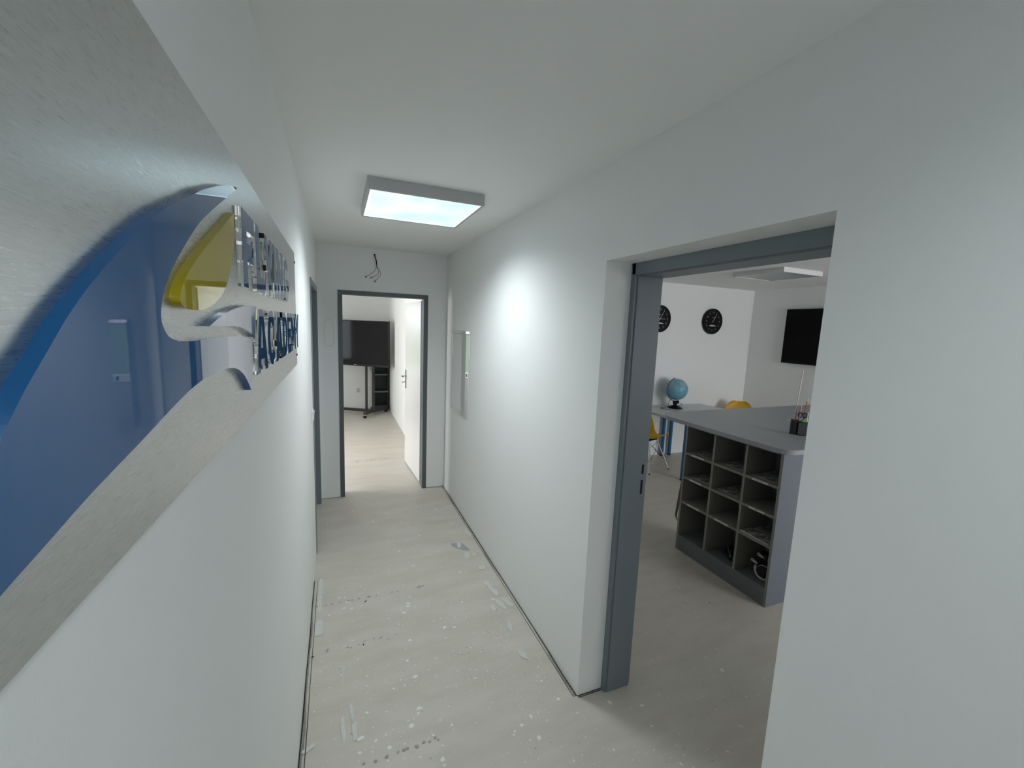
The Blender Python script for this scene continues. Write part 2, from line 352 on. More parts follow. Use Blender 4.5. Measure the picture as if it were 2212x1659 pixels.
def window(name, x0, x1, y, z0, z1, vertical_axis='x', mull=1):
    """framed window in a wall; axis x: spans x at y ; axis y: spans y at x"""
    e = struct(empty(name, (0, 0, 0)))
    f = 0.06; lst = []
    us = [x0+(x1-x0)*i/(mull+1) for i in range(mull+2)]
    def bb(a0, a1, c0, c1, d0, d1):
        return (a0, a1, d0, d1, c0, c1) if vertical_axis == 'x' else (d0, d1, a0, a1, c0, c1)
    lst += [bb(x0, x1, z0, z0+f, y-0.03, y+0.03), bb(x0, x1, z1-f, z1, y-0.03, y+0.03)]
    for i, u in enumerate(us):
        a = u if i == 0 else (u-f if i == len(us)-1 else u-f/2)
        lst.append(bb(a, a+f, z0+f, z1-f, y-0.03, y+0.03))
    boxes('window_frame', lst, m_white, e)
    boxes('window_pane', [bb(x0+f, x1-f, z0+f, z1-f, y-0.004, y+0.004)], m_pane, e)
    return e
window('window_1', -2.3, -0.40, FY+0.05, 0.55, 2.25, 'x', 1)
window('window_2', 4.75, 6.1, -3.05, 0.75, 2.25, 'y', 1)
window('window_5', 7.35, 8.3, -3.05, 0.75, 2.25, 'y', 0)
window('added_window_4', 0.0, 0.9, -3.06, 0.9, 2.15, 'x', 0)  # unseen window added behind the camera to let in extra fill
window('window_3', 3.6, 6.0, -1.65, 0.85, 2.25, 'x', 1)
tag(boxes('lawn', [(-60, 60, 13.0, 90, -0.3, -0.12)], m_grass), 'green lawn beyond the windows of the far room', 'lawn', kind='structure')
tag(boxes('paving', [(-20, 20, 9.4, 13.0, -0.3, -0.13)], m_pave), 'pale paving outside the far room window', 'paving', kind='structure')
tag(boxes('kerb', [(-20, 20, 12.2, 12.5, -0.13, 0.35)], m_pave), 'low pale kerb wall between paving and lawn', 'kerb', kind='structure')

# ragged gap between screed and plaster along the corridor walls
def ragged(name, pts, w0, w1, mat, z, parent=None):
    bm = bmesh.new(); prev = None
    (x0, y0), (x1, y1), nrm = pts
    n = max(8, int(math.hypot(x1-x0, y1-y0)/0.03)); a = 0.0; c = 0.0
    for i in range(n+1):
        u = i/n
        a = 0.8*a+0.2*random.uniform(-1, 1)*1.6; c = 0.8*c+0.2*random.uniform(-1, 1)*1.6
        off = w0+(w1-w0)*0.5*(1+math.sin(u*9+2)*0.35)*0.5
        d0 = max(-0.004, off*0.35*a*0.5); d1 = off*(1+0.45*c)+w0
        wv = max(0.0, (math.sin(u*17+1)+math.sin(u*31))*0.15*w1); p = (x0+(x1-x0)*u+nrm[0]*wv, y0+(y1-y0)*u+nrm[1]*wv)
        v = [bm.verts.new((p[0]+nrm[0]*d, p[1]+nrm[1]*d, zz)) for d, zz in ((d0, z), (d1, z), (d1, z-0.002), (d0, z-0.002))]
        if prev:
            for k in range(4): bm.faces.new((prev[k], v[k], v[(k+1) % 4], prev[(k+1) % 4]))
        prev = v
    bmesh.ops.recalc_face_normals(bm, faces=bm.faces)
    me = bpy.data.meshes.new(name); bm.to_mesh(me); bm.free()
    return link(name, me, mat, parent)
for i, (seg, w_) in enumerate([(((XR, OY1), (XR, YF), (-1, 0)), 0.026), (((XL, -0.5), (XL, 3.0), (1, 0)), 0.030),
                         (((0.88, YF), (XR, YF), (0, -1)), 0.008), (((XL, YF), (0.01, YF), (0, -1)), 0.008), (((XR, OY1), (1.21, OY1), (0, -1)), 0.014)]):
    e = struct(empty('trim_%d' % (i+1), (0, 0, 0)))
    ragged('torn_edge', seg, 0.002, w_, m_torn, 0.0015, e)
    ragged('dark_crack', seg, 0.001, w_*0.42, m_gap, 0.0022, e)
    if w_ > 0.01:
        (x0, y0), (x1, y1), nn = seg
        o = (nn[0]*w_*0.75, nn[1]*w_*0.75)
        ragged('outer_crack', ((x0+o[0], y0+o[1]), (x1+o[0], y1+o[1]), nn), 0.0005, w_*0.16, m_gap, 0.0024, e)

# marks lying in the floor surface
def blot(bm, x, y, rx, ry, ang, z=0.0009, n=14, j=0.22):
    vs = []
    for i in range(n):
        a = 2*math.pi*i/n; k = 1+random.uniform(-j, j)
        px, py = rx*k*math.cos(a), ry*k*math.sin(a)
        vs.append(bm.verts.new((x+px*math.cos(ang)-py*math.sin(ang), y+px*math.sin(ang)+py*math.cos(ang), z)))
    bm.faces.new(vs)
BZ = [0.0004]
FLO = bpy.data.objects['floor']
def blots(name, lst, mat):
    bm = bmesh.new()
    BZ[0] += 0.0004
    for i, l in enumerate(lst): blot(bm, *l, z=BZ[0]+0.000002*i)
    me = bpy.data.meshes.new(name); bm.to_mesh(me); bm.free()
    o = link(name, me, mat, FLO); o['kind'] = 'stuff'; return o

# ------------------------------------------------------------------ doors
def door_frame(parent, name, lst, mat): return boxes(name, lst, mat, parent, bevel=0.002)
d1 = struct(empty('door_1', (0.86, 4.60, 0)))
def rel(l, o): return [(a-o[0], b_-o[0], c-o[1], d-o[1], e-o[2], f-o[2]) for a, b_, c, d, e, f in l]
o = (0.86, 4.60, 0)
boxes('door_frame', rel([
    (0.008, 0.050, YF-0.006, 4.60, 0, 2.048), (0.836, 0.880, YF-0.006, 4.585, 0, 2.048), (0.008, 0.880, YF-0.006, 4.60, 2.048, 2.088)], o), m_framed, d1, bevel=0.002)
leaf = boxes('door_leaf', [(-0.02, 0.02, 0.015, 0.83, 0.012, 2.035)], m_door, d1, bevel=0.002); leaf.rotation_euler.z = R(3.2); leaf.location = (-0.005, 0.01, 0)
boxes('handle_plate', [(-0.027, -0.020, 0.755, 0.785, 0.98, 1.215)], m_steel, leaf, bevel=0.001)
tube('lever_handle', [(-0.022, 0.77, 1.135), (-0.065, 0.77, 1.135), (-0.07, 0.76, 1.135), (-0.07, 0.66, 1.135)], 0.008, m_chrome, leaf, smooth=False)
tube('thumb_turn', [(-0.022, 0.77, 1.06), (-0.06, 0.77, 1.06), (-0.065, 0.755, 1.055)], 0.006, m_chrome, leaf, smooth=False)
d2 = struct(empty('door_2', (1.21, 1.55, 0)))
o = (1.21, 1.55, 0)
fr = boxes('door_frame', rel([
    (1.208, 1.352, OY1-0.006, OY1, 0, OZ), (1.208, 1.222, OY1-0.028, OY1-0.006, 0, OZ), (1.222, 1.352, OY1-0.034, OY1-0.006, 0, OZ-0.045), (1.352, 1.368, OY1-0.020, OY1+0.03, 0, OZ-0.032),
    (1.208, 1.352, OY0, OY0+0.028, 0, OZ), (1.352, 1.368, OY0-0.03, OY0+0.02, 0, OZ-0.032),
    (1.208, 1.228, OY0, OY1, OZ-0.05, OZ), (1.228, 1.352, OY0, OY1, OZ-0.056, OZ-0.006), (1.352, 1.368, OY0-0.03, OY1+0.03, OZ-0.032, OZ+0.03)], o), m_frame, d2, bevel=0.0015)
boxes('strike_plate', rel([(1.326, 1.336, OY1-0.036, OY1-0.033, 1.13, 1.175)], o), m_black, d2)
boxes('strike_plate', rel([(1.326, 1.336, OY1-0.036, OY1-0.033, 1.03, 1.10)], o), m_black, d2)
d3 = struct(empty('door_3', (XL, 4.38, 0)))
o = (XL, 4.38, 0)
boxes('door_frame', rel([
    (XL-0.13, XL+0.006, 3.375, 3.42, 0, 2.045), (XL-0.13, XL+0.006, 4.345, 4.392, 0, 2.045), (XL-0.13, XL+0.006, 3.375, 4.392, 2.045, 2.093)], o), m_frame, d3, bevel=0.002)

# ------------------------------------------------------------------ ceiling lights
def lamp(x0, x1, y0, y1, zb, label, lit, pw=1.0):
    cx, cy_ = (x0+x1)/2, (y0+y1)/2; hx, hy = (x1-x0)/2, (y1-y0)/2
    e = empty('ceiling_light', (cx, cy_, H), label, 'ceiling light')
    z0, z1 = zb-H, 0; t_ = 0.014 if lit else 0.02
    boxes('frame', [(-hx, hx, -hy, -hy+t_, z0, z1), (-hx, hx, hy-t_, hy, z0, z1), (-hx, -hx+t_, -hy+t_, hy-t_, z0, z1), (hx-t_, hx, -hy+t_, hy-t_, z0, z1)], m_whitemet if lit else m_white, e, bevel=0.0015)
    boxes('diffuser', [(-hx+t_, hx-t_, -hy+t_, hy-t_, z0+0.004, z0+0.01)], m_lit if lit else m_off, e)
    if lit:
        g = t_; q = 0.008
        boxes('diffuser_rim', [(-hx+g, hx-g, -hy+g, -hy+g+q, z0+0.002, z0+0.004), (-hx+g, hx-g, hy-g-q, hy-g, z0+0.002, z0+0.004), (-hx+g, -hx+g+q, -hy+g+q, hy-g-q, z0+0.002, z0+0.004), (hx-g-q, hx-g, -hy+g+q, hy-g-q, z0+0.002, z0+0.004)], m_rim, e)
        for i in (-1, 0, 1):
            for j in (-1, 0, 1):
                l = bpy.data.lights.new('lamp_light', 'SPOT'); l.energy = LAMP*pw; l.spot_size = R(154); l.spot_blend = 1.0; l.shadow_soft_size = 0.0; l.color = (0.90, 0.965, 1.0)
                lo = bpy.data.objects.new('lamp_light', l); C.objects.link(lo); lo.parent = e; lo.location = (i*0.12, j*0.12, z0-0.005)
    return e
LAMP = 5.9
lamp(0.147, 0.748, 2.28, 2.885, 2.44, 'lit square flat panel ceiling light glowing pale blue in the corridor', True)
lamp(0.147, 0.748, -0.42, 0.18, 2.44, 'lit square flat panel ceiling light at the near end of the corridor above the sign', True, 0.28)
lamp(4.14, 4.74, 2.985, 3.585, 2.452, 'unlit square flat panel light on the office ceiling above the shelf counter', False)

# ------------------------------------------------------------------ sign
PX, FXP = -0.166, -0.156
sg = empty('wall_sign', (XL, 1.1, 1.84), 'brushed metal wall sign with blue sail logo, yellow drop and acrylic lettering', 'sign')
def SM(x): return axes((x-XL, -1.1, -1.84), (0, 1, 0), (0, 0, 1), (1, 0, 0))
plate('panel', [[(0.10, 1.598), (2.095, 1.598), (2.095, 2.076), (0.10, 2.076)]], PX-XL, m_brush, sg, SM(XL))
for y, z in ((2.078, 2.035), (2.078, 1.64), (0.12, 2.035), (0.12, 1.64)):
    lathe('screw', [(0, 0.004), (0.004, 0.003), (0.006, 0), (0.006, -0.0005)], m_black, sg, 12, (PX-XL, y-1.1, z-1.84), (0, R(90), 0))
sail = [(.893,2.016),(.875,2.014),(.811,1.998),(.762,1.984),(.719,1.97),(.669,1.953),(.633,1.938),(.580,1.918),(.525,1.895),(.461,1.862),(.399,1.825),(.358,1.797),(.327,1.771),(.304,1.751),(.283,1.729),(.262,1.700),(.240,1.668),(.225,1.645),
        (.272,1.656),(.31,1.664),(.362,1.675),(.438,1.688),(.55,1.708),(.619,1.7165),(.675,1.7185),(.743,1.7185),(.795,1.715),(.84,1.707),(.884,1.692),(.915,1.675),(.941,1.657),
        (.957,1.682),(.982,1.716),(.991,1.738),(.97,1.75),(.933,1.757),(.878,1.762),(.773,1.766),(.685,1.767),(.605,1.767),(.552,1.769),
        (.524,1.775),(.509,1.788),(.509,1.801),(.517,1.815),(.538,1.836),(.569,1.859),(.61,1.885),(.657,1.912),(.731,1.946),(.82,1.984)]
sl = smooth_loop(sail, (0, 17, 30, 40))
drop = [(.860,1.968),(.846,1.916),(.824,1.883),(.792,1.853),(.756,1.831),(.714,1.816),(.672,1.807),(.625,1.803),(.587,1.804),(.570,1.808),(.565,1.815),(.574,1.827),(.595,1.843),(.626,1.86),(.669,1.881),(.723,1.906),(.791,1.937)]
dl = smooth_loop(drop, (0,))
swo = [(1.031,1.819),(.948,1.8185),(.874,1.814),(.781,1.804),(.723,1.794),(.673,1.783),(.721,1.782),(.797,1.782),(.876,1.778),(.937,1.770),(.992,1.758),(1.003,1.760),(1.021,1.790)]
wl = smooth_loop(swo, (0, 5, 10))
sa = plate('sail_logo', [sl], 0.010, [m_lblue, m_lbside], sg, SM(PX))
plate('yellow_drop', [dl], 0.010, [m_lyel, m_lyside], sg, SM(PX))
plate('swoosh_logo', [wl], 0.010, [m_lblue, m_gside], sg, SM(PX))
# inner arch of the sail has clear edges: give those side faces the grey acrylic edge
sa.data.materials.append(m_gside)
for f in sa.data.polygons:
    c = f.center
    if f.material_index == 1 and ((c.x > 0.62 and c.y < 1.78) or c.x > 0.66): f.material_index = 2

def arc(cx, cz, rx, rz, a0, a1, n=14): return [(cx+rx*math.cos(R(a0+(a1-a0)*i/n)), cz+rz*math.sin(R(a0+(a1-a0)*i/n))) for i in range(n+1)]
def glyph(ch, x, w_, z0, h):
    s = 0.040*h/0.14; b_ = 0.030*h/0.14; z1 = z0+h; m_ = z0+h/2; x1 = x+w_
    if ch == 'F': return [[(x,z0),(x+s,z0),(x+s,m_-b_*.7),(x1-.018,m_-b_*.7),(x1-.018,m_+b_*.45),(x+s,m_+b_*.45),(x+s,z1-b_*1.1),(x1,z1-b_*1.1),(x1,z1),(x,z1)]]
    if ch == 'L': return [[(x,z0),(x1,z0),(x1,z0+b_*1.1),(x+s,z0+b_*1.1),(x+s,z1),(x,z1)]]
    if ch == 'I': return [[(x,z0),(x1,z0),(x1,z1),(x,z1)]]
    if ch == 'E': return [[(x,z0),(x1,z0),(x1,z0+b_),(x+s,z0+b_),(x+s,m_-b_*.5),(x1-.01,m_-b_*.5),(x1-.01,m_+b_*.5),(x+s,m_+b_*.5),(x+s,z1-b_),(x1,z1-b_),(x1,z1),(x,z1)]]
    c = x+w_/2
    if ch == 'Y': return [[(c-s/2,z0),(c+s/2,z0),(c+s/2,z0+h*.42),(x1,z1),(x1-s*1.05,z1),(c,z0+h*.66),(x+s*1.05,z1),(x,z1),(c-s/2,z0+h*.42)]]
    if ch == 'N': return [[(x,z0),(x+s,z0),(x+s,z0+h*.60),(x1-s,z0),(x1,z0),(x1,z1),(x1-s,z1),(x1-s,z0+h*.40),(x+s,z1),(x,z1)]]
    if ch == 'M': return [[(x,z0),(x+s*.85,z0),(x+s*.85,z0+h*.6),(c,z0+h*.12),(x1-s*.85,z0+h*.6),(x1-s*.85,z0),(x1,z0),(x1,z1),(x1-s*.9,z1),(c,z0+h*.48),(x+s*.9,z1),(x,z1)]]
    if ch == 'A':
        return [[(x,z0),(x+s,z0),(x+s*1.25,z0+h*.2),(x1-s*1.25,z0+h*.2),(x1-s,z0),(x1,z0),(c+s*.6,z1),(c-s*.6,z1)],
                [(x+s*1.45,z0+h*.38),(c,z0+h*.80),(x1-s*1.45,z0+h*.38)]]
    if ch == 'D':
        k = w_*.55
        return [[(x,z0)]+arc(x1-k,m_,k,h/2,-90,90)+[(x,z1)], [(x+s,z0+b_)]+[(x+s,z1-b_)]+arc(x1-k,m_,k-s,h/2-b_,90,-90)]
    if ch in 'CG':
        o_ = arc(c,m_,w_/2,h/2,40,320,26); i_ = arc(c,m_,w_/2-s,h/2-b_,320,40,26)
        if ch == 'C': return [o_+i_]
        return [arc(c,m_,w_/2,h/2,40,300,26)+[(x1,z0+h*.18),(x1,m_+.004),(c+.004,m_+.004),(c+.004,m_-b_*.8),(x1-s,m_-b_*.8),(x1-s,z0+h*.26)]+arc(c,m_,w_/2-s,h/2-b_,300,40,26)]
rows = [('F',.920,.125,1),('L',1.062,.105,1),('Y',1.178,.140,1),('I',1.336,.042,1),('N',1.402,.140,1),('G',1.565,.145,1),
        ('A',1.020,.150,2),('C',1.182,.135,2),('A',1.328,.150,2),('D',1.490,.130,2),('E',1.632,.115,2),('M',1.760,.165,2),('Y',1.935,.140,2)]
for ch, x, w_, rr in rows:
    z0, h = (1.852, .141) if rr == 1 else (1.677, .138)
    lp = glyph(ch, x, w_, z0, h)
    body = plate('letter', lp, 0.0095, m_acryl, sg, SM(PX+0.0001))
    fc = plate('letter_face', lp, 0.0004, m_lblue, body, Matrix.Translation((0, 0, 0.00965)))

# ------------------------------------------------------------------ small corridor things
ep = empty('electrical_cabinet', (XR, 3.87, 1.35), 'glossy white flush cabinet door with raised frame in the right corridor wall', 'cabinet')
y0, y1, z0, z1 = -0.305, 0.315, -0.40, 0.395
boxes('cabinet_frame', [(-0.008, 0.0, y0, y1, z0, z0+0.028), (-0.008, 0.0, y0, y1, z1-0.028, z1), (-0.008, 0.0, y0, y0+0.028, z0+0.028, z1-0.028), (-0.008, 0.0, y1-0.028, y1, z0+0.028, z1-0.028)], m_gloss, ep, bevel=0.003)
dr = boxes('cabinet_door', [(-0.0055, 0.0, y0+0.031, y1-0.031, z0+0.031, z1-0.031)], m_gloss, ep, bevel=0.002)
lathe('lock', [(0, 0.004), (0.012, 0.004), (0.014, 0.0)], m_steel, dr, 16, (-0.0055, y0+0.065, 0.0), (0, R(-90), 0))
sw = empty('light_switch', (XL, 3.20, 1.13), 'white rocker light switch on the left corridor wall before the doorway', 'switch')
boxes('switch_plate', [(0, 0.010, -0.042, 0.042, -0.042, 0.042)], m_white, sw, bevel=0.003)
rk = boxes('rocker', [(0.010, 0.016, -0.03, 0.03, -0.032, 0.032)], m_white, sw, bevel=0.002); rk.rotation_euler.y = R(4)
tag(lathe('junction_cover', [(0, 0.005), (0.055, 0.005), (0.062, 0.002), (0.063, 0)], m_wall, None, 32, (XL, 3.12, 2.36), (0, R(90), 0)), 'flat round wall cover painted white high on the left corridor wall', 'junction cover')

wi = empty('hanging_wires', (0.35, YF, 2.445), 'black bare electric wires hanging from the wall above the far doorway', 'wires')
def wr(l): return [(x-0.35, yy-YF, z-2.445) for x, yy, z in l]
lathe('wire_hole', [(0, 0.0008), (0.008, 0.0008), (0.009, 0)], m_black, wi, 16, (0, 0, 0), (R(90), 0, 0))
tube('cable_sheath', wr([(.35,4.475,2.442),(.352,4.445,2.425),(.359,4.44,2.40),(.366,4.44,2.37),(.367,4.44,2.345)]), 0.0050, m_black, wi)
for l in ([(.367,4.44,2.35),(.364,4.435,2.325),(.352,4.43,2.297),(.30,4.42,2.247),(.272,4.42,2.228)], [(.367,4.44,2.35),(.372,4.435,2.32),(.383,4.43,2.293),(.378,4.42,2.262),(.35,4.42,2.237),(.322,4.42,2.222)], [(.367,4.44,2.35),(.376,4.435,2.32),(.395,4.43,2.295),(.402,4.42,2.268),(.391,4.42,2.232),(.355,4.42,2.193)]):
    wire = tube('wire', wr(l), 0.0017, m_black, wi)
    p, q = Vector(wr(l)[-1]), Vector(wr(l)[-2]); d = (p-q).normalized()*0.018
    tube('wire_end', [tuple(p), tuple(p+d)], 0.0048, m_black, wire, smooth=False)

# ------------------------------------------------------------------ far room
ol = empty('wall_outlet', (0.385, FY, 0.38), 'white double power outlet low on the far room wall', 'outlet')
boxes('outlet_plate', [(-0.045, 0.045, -0.012, 0, -0.05, 0.05)], m_white, ol, bevel=0.003)
for z in (-0.02, 0.02):
    lathe('socket', [(0, 0.003), (0.014, 0.003), (0.017, 0.001), (0.017, 0)], m_edge, ol, 20, (0.0, -0.012, z), (R(90), 0, 0))

ta = math.atan2(0.6, -0.8)      # the screen runs from its right end towards the back left
tc_ = Vector((0.26, 8.45, 0)); tx = Vector((0.8, -0.6, 0)); tn = Vector((-0.6, -0.8, 0))
tv = empty('television', (tc_.x, tc_.y, 1.385), 'large black flat screen television on a wheeled stand in the far room', 'television')
tv.rotation_euler.z = math.atan2(-0.6, 0.8)
boxes('tv_body', [(-0.753, 0.753, 0.0, 0.05, -0.423, 0.423)], m_black, tv, bevel=0.004)
boxes('screen', [(-0.742, 0.742, -0.003, 0.0005, -0.385, 0.412)], m_screen, tv)
boxes('tv_badge', [(0.03, 0.08, -0.004, 0.0, -0.405, -0.396)], m_silver, tv)
boxes('soundbar', [(0.10, 0.46, -0.014, 0.0, -0.421, -0.393)], m_black, tv, bevel=0.002)
st = empty('tv_stand', (0.54, 8.42, 0), 'black steel mobile stand with casters under the far room television', 'tv stand')
def so(l): return [(x-0.54, y-8.42, z) for x, y, z in l]
def bar(name, p, q, w_, h, mat, parent, off=(0.54, 8.42, 0)):
    p = Vector(p)-Vector(off); q = Vector(q)-Vector(off); d = q-p; n_ = Vector((-d.y, d.x, 0)).normalized()*w_/2 if abs(d.x)+abs(d.y) > 1e-6 else Vector((w_/2, 0, 0))
    bm = bmesh.new(); z = Vector((0, 0, h/2))
    if abs(d.x)+abs(d.y) > 1e-6: vs = [p-n_-z, p+n_-z, q+n_-z, q-n_-z, p-n_+z, p+n_+z, q+n_+z, q-n_+z]
    else: k = Vector((0, h/2, 0)); vs = [p-n_-k, p+n_-k, p+n_+k, p-n_+k, q-n_-k, q+n_-k, q+n_+k, q-n_+k]
    vs = [bm.verts.new(v) for v in vs]
    for f in ((3,2,1,0),(4,5,6,7),(0,1,5,4),(1,2,6,5),(2,3,7,6),(3,0,4,7)): bm.faces.new([vs[i] for i in f])
    bmesh.ops.recalc_face_normals(bm, faces=bm.faces)
    me = bpy.data.meshes.new(name); bm.to_mesh(me); bm.free(); return link(name, me, mat, parent)
bar('column', (0.505, 8.50, 0.09), (0.505, 8.50, 1.5), 0.045, 0.045, m_blackm, st)
bar('column', (0.625, 8.41, 0.09), (0.625, 8.41, 1.5), 0.05, 0.045, m_blackm, st)
bar('base_rail', (0.66, 8.42, 0.08), (-0.30, 9.02, 0.08), 0.06, 0.045, m_blackm, st)
bar('base_leg', (0.60, 8.43, 0.09), (0.455, 8.19, 0.085), 0.06, 0.06, m_blackm, st)
bar('base_leg', (0.60, 8.47, 0.10), (0.90, 8.70, 0.095), 0.06, 0.10, m_blackm, st)
for x, y in ((0.455, 8.16), (0.885, 8.69), (-0.25, 8.98)):
    cs = lathe('caster', [(0, -0.02), (0.026, -0.02), (0.030, -0.014), (0.030, 0.014), (0.026, 0.02), (0, 0.02)], m_black, st, 20, (x-0.54, y-8.42, 0.030), (R(90), 0, R(35)))
    boxes('caster_fork', [(-0.02, 0.02, 0.02, 0.036, -0.022, 0.022)], m_silver, cs, bevel=0.002)
tube('cable', so([(0.56, 8.45, 0.97), (0.58, 8.42, 0.90), (0.625, 8.38, 0.84), (0.63, 8.40, 0.6)]), 0.004, m_black, st)
rk = empty('shelving_rack', (0.805, 8.98, 0), 'black open shelving unit with shelves behind the far room television', 'shelving unit')
boxes('side_panel', [(-0.150, -0.130, -0.13, 0.13, 0.0, 1.25)], m_rack, rk, bevel=0.001)
boxes('side_panel', [(0.130, 0.150, -0.13, 0.13, 0.0, 1.25)], m_rack, rk, bevel=0.001)
boxes('back_panel', [(-0.130, 0.130, 0.11, 0.12, 0.03, 1.25)], m_rack, rk)
for z in (0.06, 0.385, 0.735, 1.22):
    boxes('shelf', [(-0.130, 0.130, -0.125, 0.11, z-0.014, z+0.014)], m_racke, rk, bevel=0.001)

# ------------------------------------------------------------------ office: wall things
def clock(x, z, hr, mn, label):
    e = empty('wall_clock', (x, CYW, z), label, 'clock', 'black round clocks on the office wall')
    rr = 0.188
    lathe('clock_case', [(0, 0), (rr-0.012, 0), (rr, 0.012), (rr, 0.038), (rr-0.006, 0.045), (rr-0.018, 0.045), (rr-0.024, 0.036)], m_black, e, 64, None, (R(90), 0, 0))
    lathe('clock_face', [(0, 0.034), (rr-0.022, 0.034), (rr-0.022, 0.030)], m_black, e, 64, None, (R(90), 0, 0))
    def at(px, pz, rot=0, dz=0.0345): 
        return axes((px, -dz, pz), (math.cos(rot), 0, math.sin(rot)), (-math.sin(rot), 0, math.cos(rot)), (0, -1, 0))
    for k in range(1, 13):
        a = R(90-30*k)
        text('numeral', str(k), 0.034, m_num, e, at(0.128*math.cos(a), 0.128*math.sin(a)))
    bm = bmesh.new()
    for k in range(60):
        a = R(6*k); c_, s_ = math.cos(a), math.sin(a); r0, r1, hw = 0.152, 0.157 if k % 5 else 0.160, 0.0007
        vs = [bm.verts.new((r*c_-sg_*hw*s_, -0.0348, r*s_+sg_*hw*c_)) for r, sg_ in ((r0, -1), (r1, -1), (r1, 1), (r0, 1))]; bm.faces.new(vs)
    me = bpy.data.meshes.new('minute_marks'); bm.to_mesh(me); bm.free(); link('minute_marks', me, m_num, e)
    plate('emblem', [[(-0.062, -0.066), (0.066, -0.066), (0.060, -0.058), (-0.055, -0.058)], [(-0.052, -0.0555), (0.04, -0.0555), (0.044, -0.050), (-0.02, -0.046), (-0.04, -0.050)]], 0.0008, m_paper, e, at(0, -0.005))
    boxes('mark', [(-0.018, 0.018, -0.0352, -0.034, 0.052, 0.058)], m_num, e)
    for nm, ln, wd, ang in (('hour_hand', 0.085, 0.0035, 90-30*hr), ('minute_hand', 0.128, 0.0028, 90-6*mn)):
        a = R(ang); pts = [(-0.018, -wd), (ln, -wd*0.5), (ln, wd*0.5), (-0.018, wd)]
        plate(nm, [pts], 0.001, m_paper, e, at(0, 0, a, 0.037))
    lathe('hand_cap', [(0, 0.040), (0.005, 0.040), (0.006, 0.036)], m_num, e, 16, None, (R(90), 0, 0))
    return e
clock(4.185, 1.993, 3.05, 5, 'black round wall clock half hidden by the grey door frame, hands at one and three')
clock(5.178, 1.995, 1.08, 5, 'black round wall clock left of the office corner, both hands near one')
t2 = empty('television', (TX, 3.52, 1.82), 'black flat screen television mounted on the right office wall', 'television')
boxes('tv_body', [(-0.06, -0.02, -0.665, 0.665, -0.383, 0.383)], m_black, t2, bevel=0.004)
boxes('screen', [(-0.062, -0.0595, -0.652, 0.652, -0.368, 0.372)], m_screenm, t2)
boxes('wall_bracket', [(-0.02, 0, -0.2, 0.2, -0.15, 0.15)], m_blackm, t2)

cc = empty('cable_coil', (3.15, 1.80, H), 'loose ring of grey cable hanging from the office ceiling', 'cable')
def ring(rx, ry, z, ph, tilt): return [(rx*math.cos(a+ph), ry*math.sin(a+ph), z+tilt*math.sin(a)) for a in [2*math.pi*i/20 for i in range(20)]]
tube('cable_loop', ring(0.13, 0.12, -0.075, 0, 0.010), 0.004, m_edged, cc, cyclic=True)
tube('cable_loop', ring(0.12, 0.13, -0.10, 1, 0.015), 0.004, m_edged, cc, cyclic=True)
tube('cable_tail', [(0, 0, 0), (0.03, 0.02, -0.03), (0.10, 0.05, -0.06), (0.125, 0.04, -0.075)], 0.004, m_edged, cc)

# ------------------------------------------------------------------ office desks
def rounded(x0, x1, y0, y1, radii, n=10):
    (ra, rb, rc, rd) = radii; out = []
    for cx, cy_, r, a0 in ((x0+ra, y0+ra, ra, 180), (x1-rb, y0+rb, rb, 270), (x1-rc, y1-rc, rc, 0), (x0+rd, y1-rd, rd, 90)):
        if r < 1e-4: out.append((cx, cy_)); continue
        for i in range(n+1): a = R(a0+90*i/n); out.append((cx+r*math.cos(a), cy_+r*math.sin(a)))
    return out
def desk(x0, x1, label, legs):
    y0, y1 = 3.765, 4.775
    cx, cy_ = (x0+x1)/2, (y0+y1)/2
    e = empty('desk', (cx, cy_, 0), label, 'desk', 'grey topped desks with blue legs along the clock wall')
    plate('desktop', [[(x-cx, y-cy_) for x, y in rounded(x0, x1, y0, y1, (.006,)*4, 3)]], 0.026, [m_desk, m_deske], e, Matrix.Translation((0, 0, 0.724)))
    for x, y in legs:
        lg = lathe('leg', [(0, 0.018), (0.025, 0.018), (0.025, 0.724), (0, 0.724)], m_blue, e, 24, (x-cx, y-cy_, 0))
        lathe('leg_foot', [(0, 0), (0.024, 0), (0.026, 0.018), (0, 0.018)], m_black, lg, 24)
    boxes('frame_rail', [(x0-cx+0.05, x1-cx-0.05, y1-cy_-0.065, y1-cy_-0.035, 0.684, 0.724)], m_blue, e)
    return e
desk(3.845, 4.468, 'grey topped desk with blue round legs carrying the globe by the clock wall', [(3.915, 3.815), (3.915, 4.72), (4.405, 4.725)])
desk(4.472, 5.12, 'grey topped desk right of the globe desk, mostly hidden behind the shelf counter', [(4.545, 4.725), (5.05, 4.72), (5.05, 3.83)])

# ------------------------------------------------------------------ globe
gl = empty('globe', (4.41, 4.55, 0.75), 'pale blue desk globe with dark stand on the grey desk', 'globe')
tilt = R(23)
sph = lathe('globe_ball', [(0.152*math.sin(math.pi*i/32), -0.152*math.cos(math.pi*i/32)) for i in range(33)], m_globe, gl, 64, (0, 0, 0.268), (0, -tilt, 0))
for a_, r_ in (('grid', 0.1525),):
    tube('equator_ring', [(r_*math.cos(a), r_*math.sin(a), 0) for a in [2*math.pi*i/24 for i in range(24)]], 0.0006, m_navy, sph, cyclic=True)
pts = []
for i in range(21):
    a = R(90+8)+tilt*0+R(180*i/20)+tilt*0
    pts.append((0.168*math.cos(a+tilt*0.3), 0, 0.268+0.168*math.sin(a+tilt*0.3)))
pts.append((0.02, 0, 0.07))
tube('meridian_arm', pts[:-1], 0.005, m_blackm, gl)
lathe('stand_base', [(0, 0.0), (0.098, 0.0), (0.10, 0.008), (0.07, 0.026), (0.03, 0.040), (0.022, 0.062), (0.0, 0.066)], m_black, gl, 40)
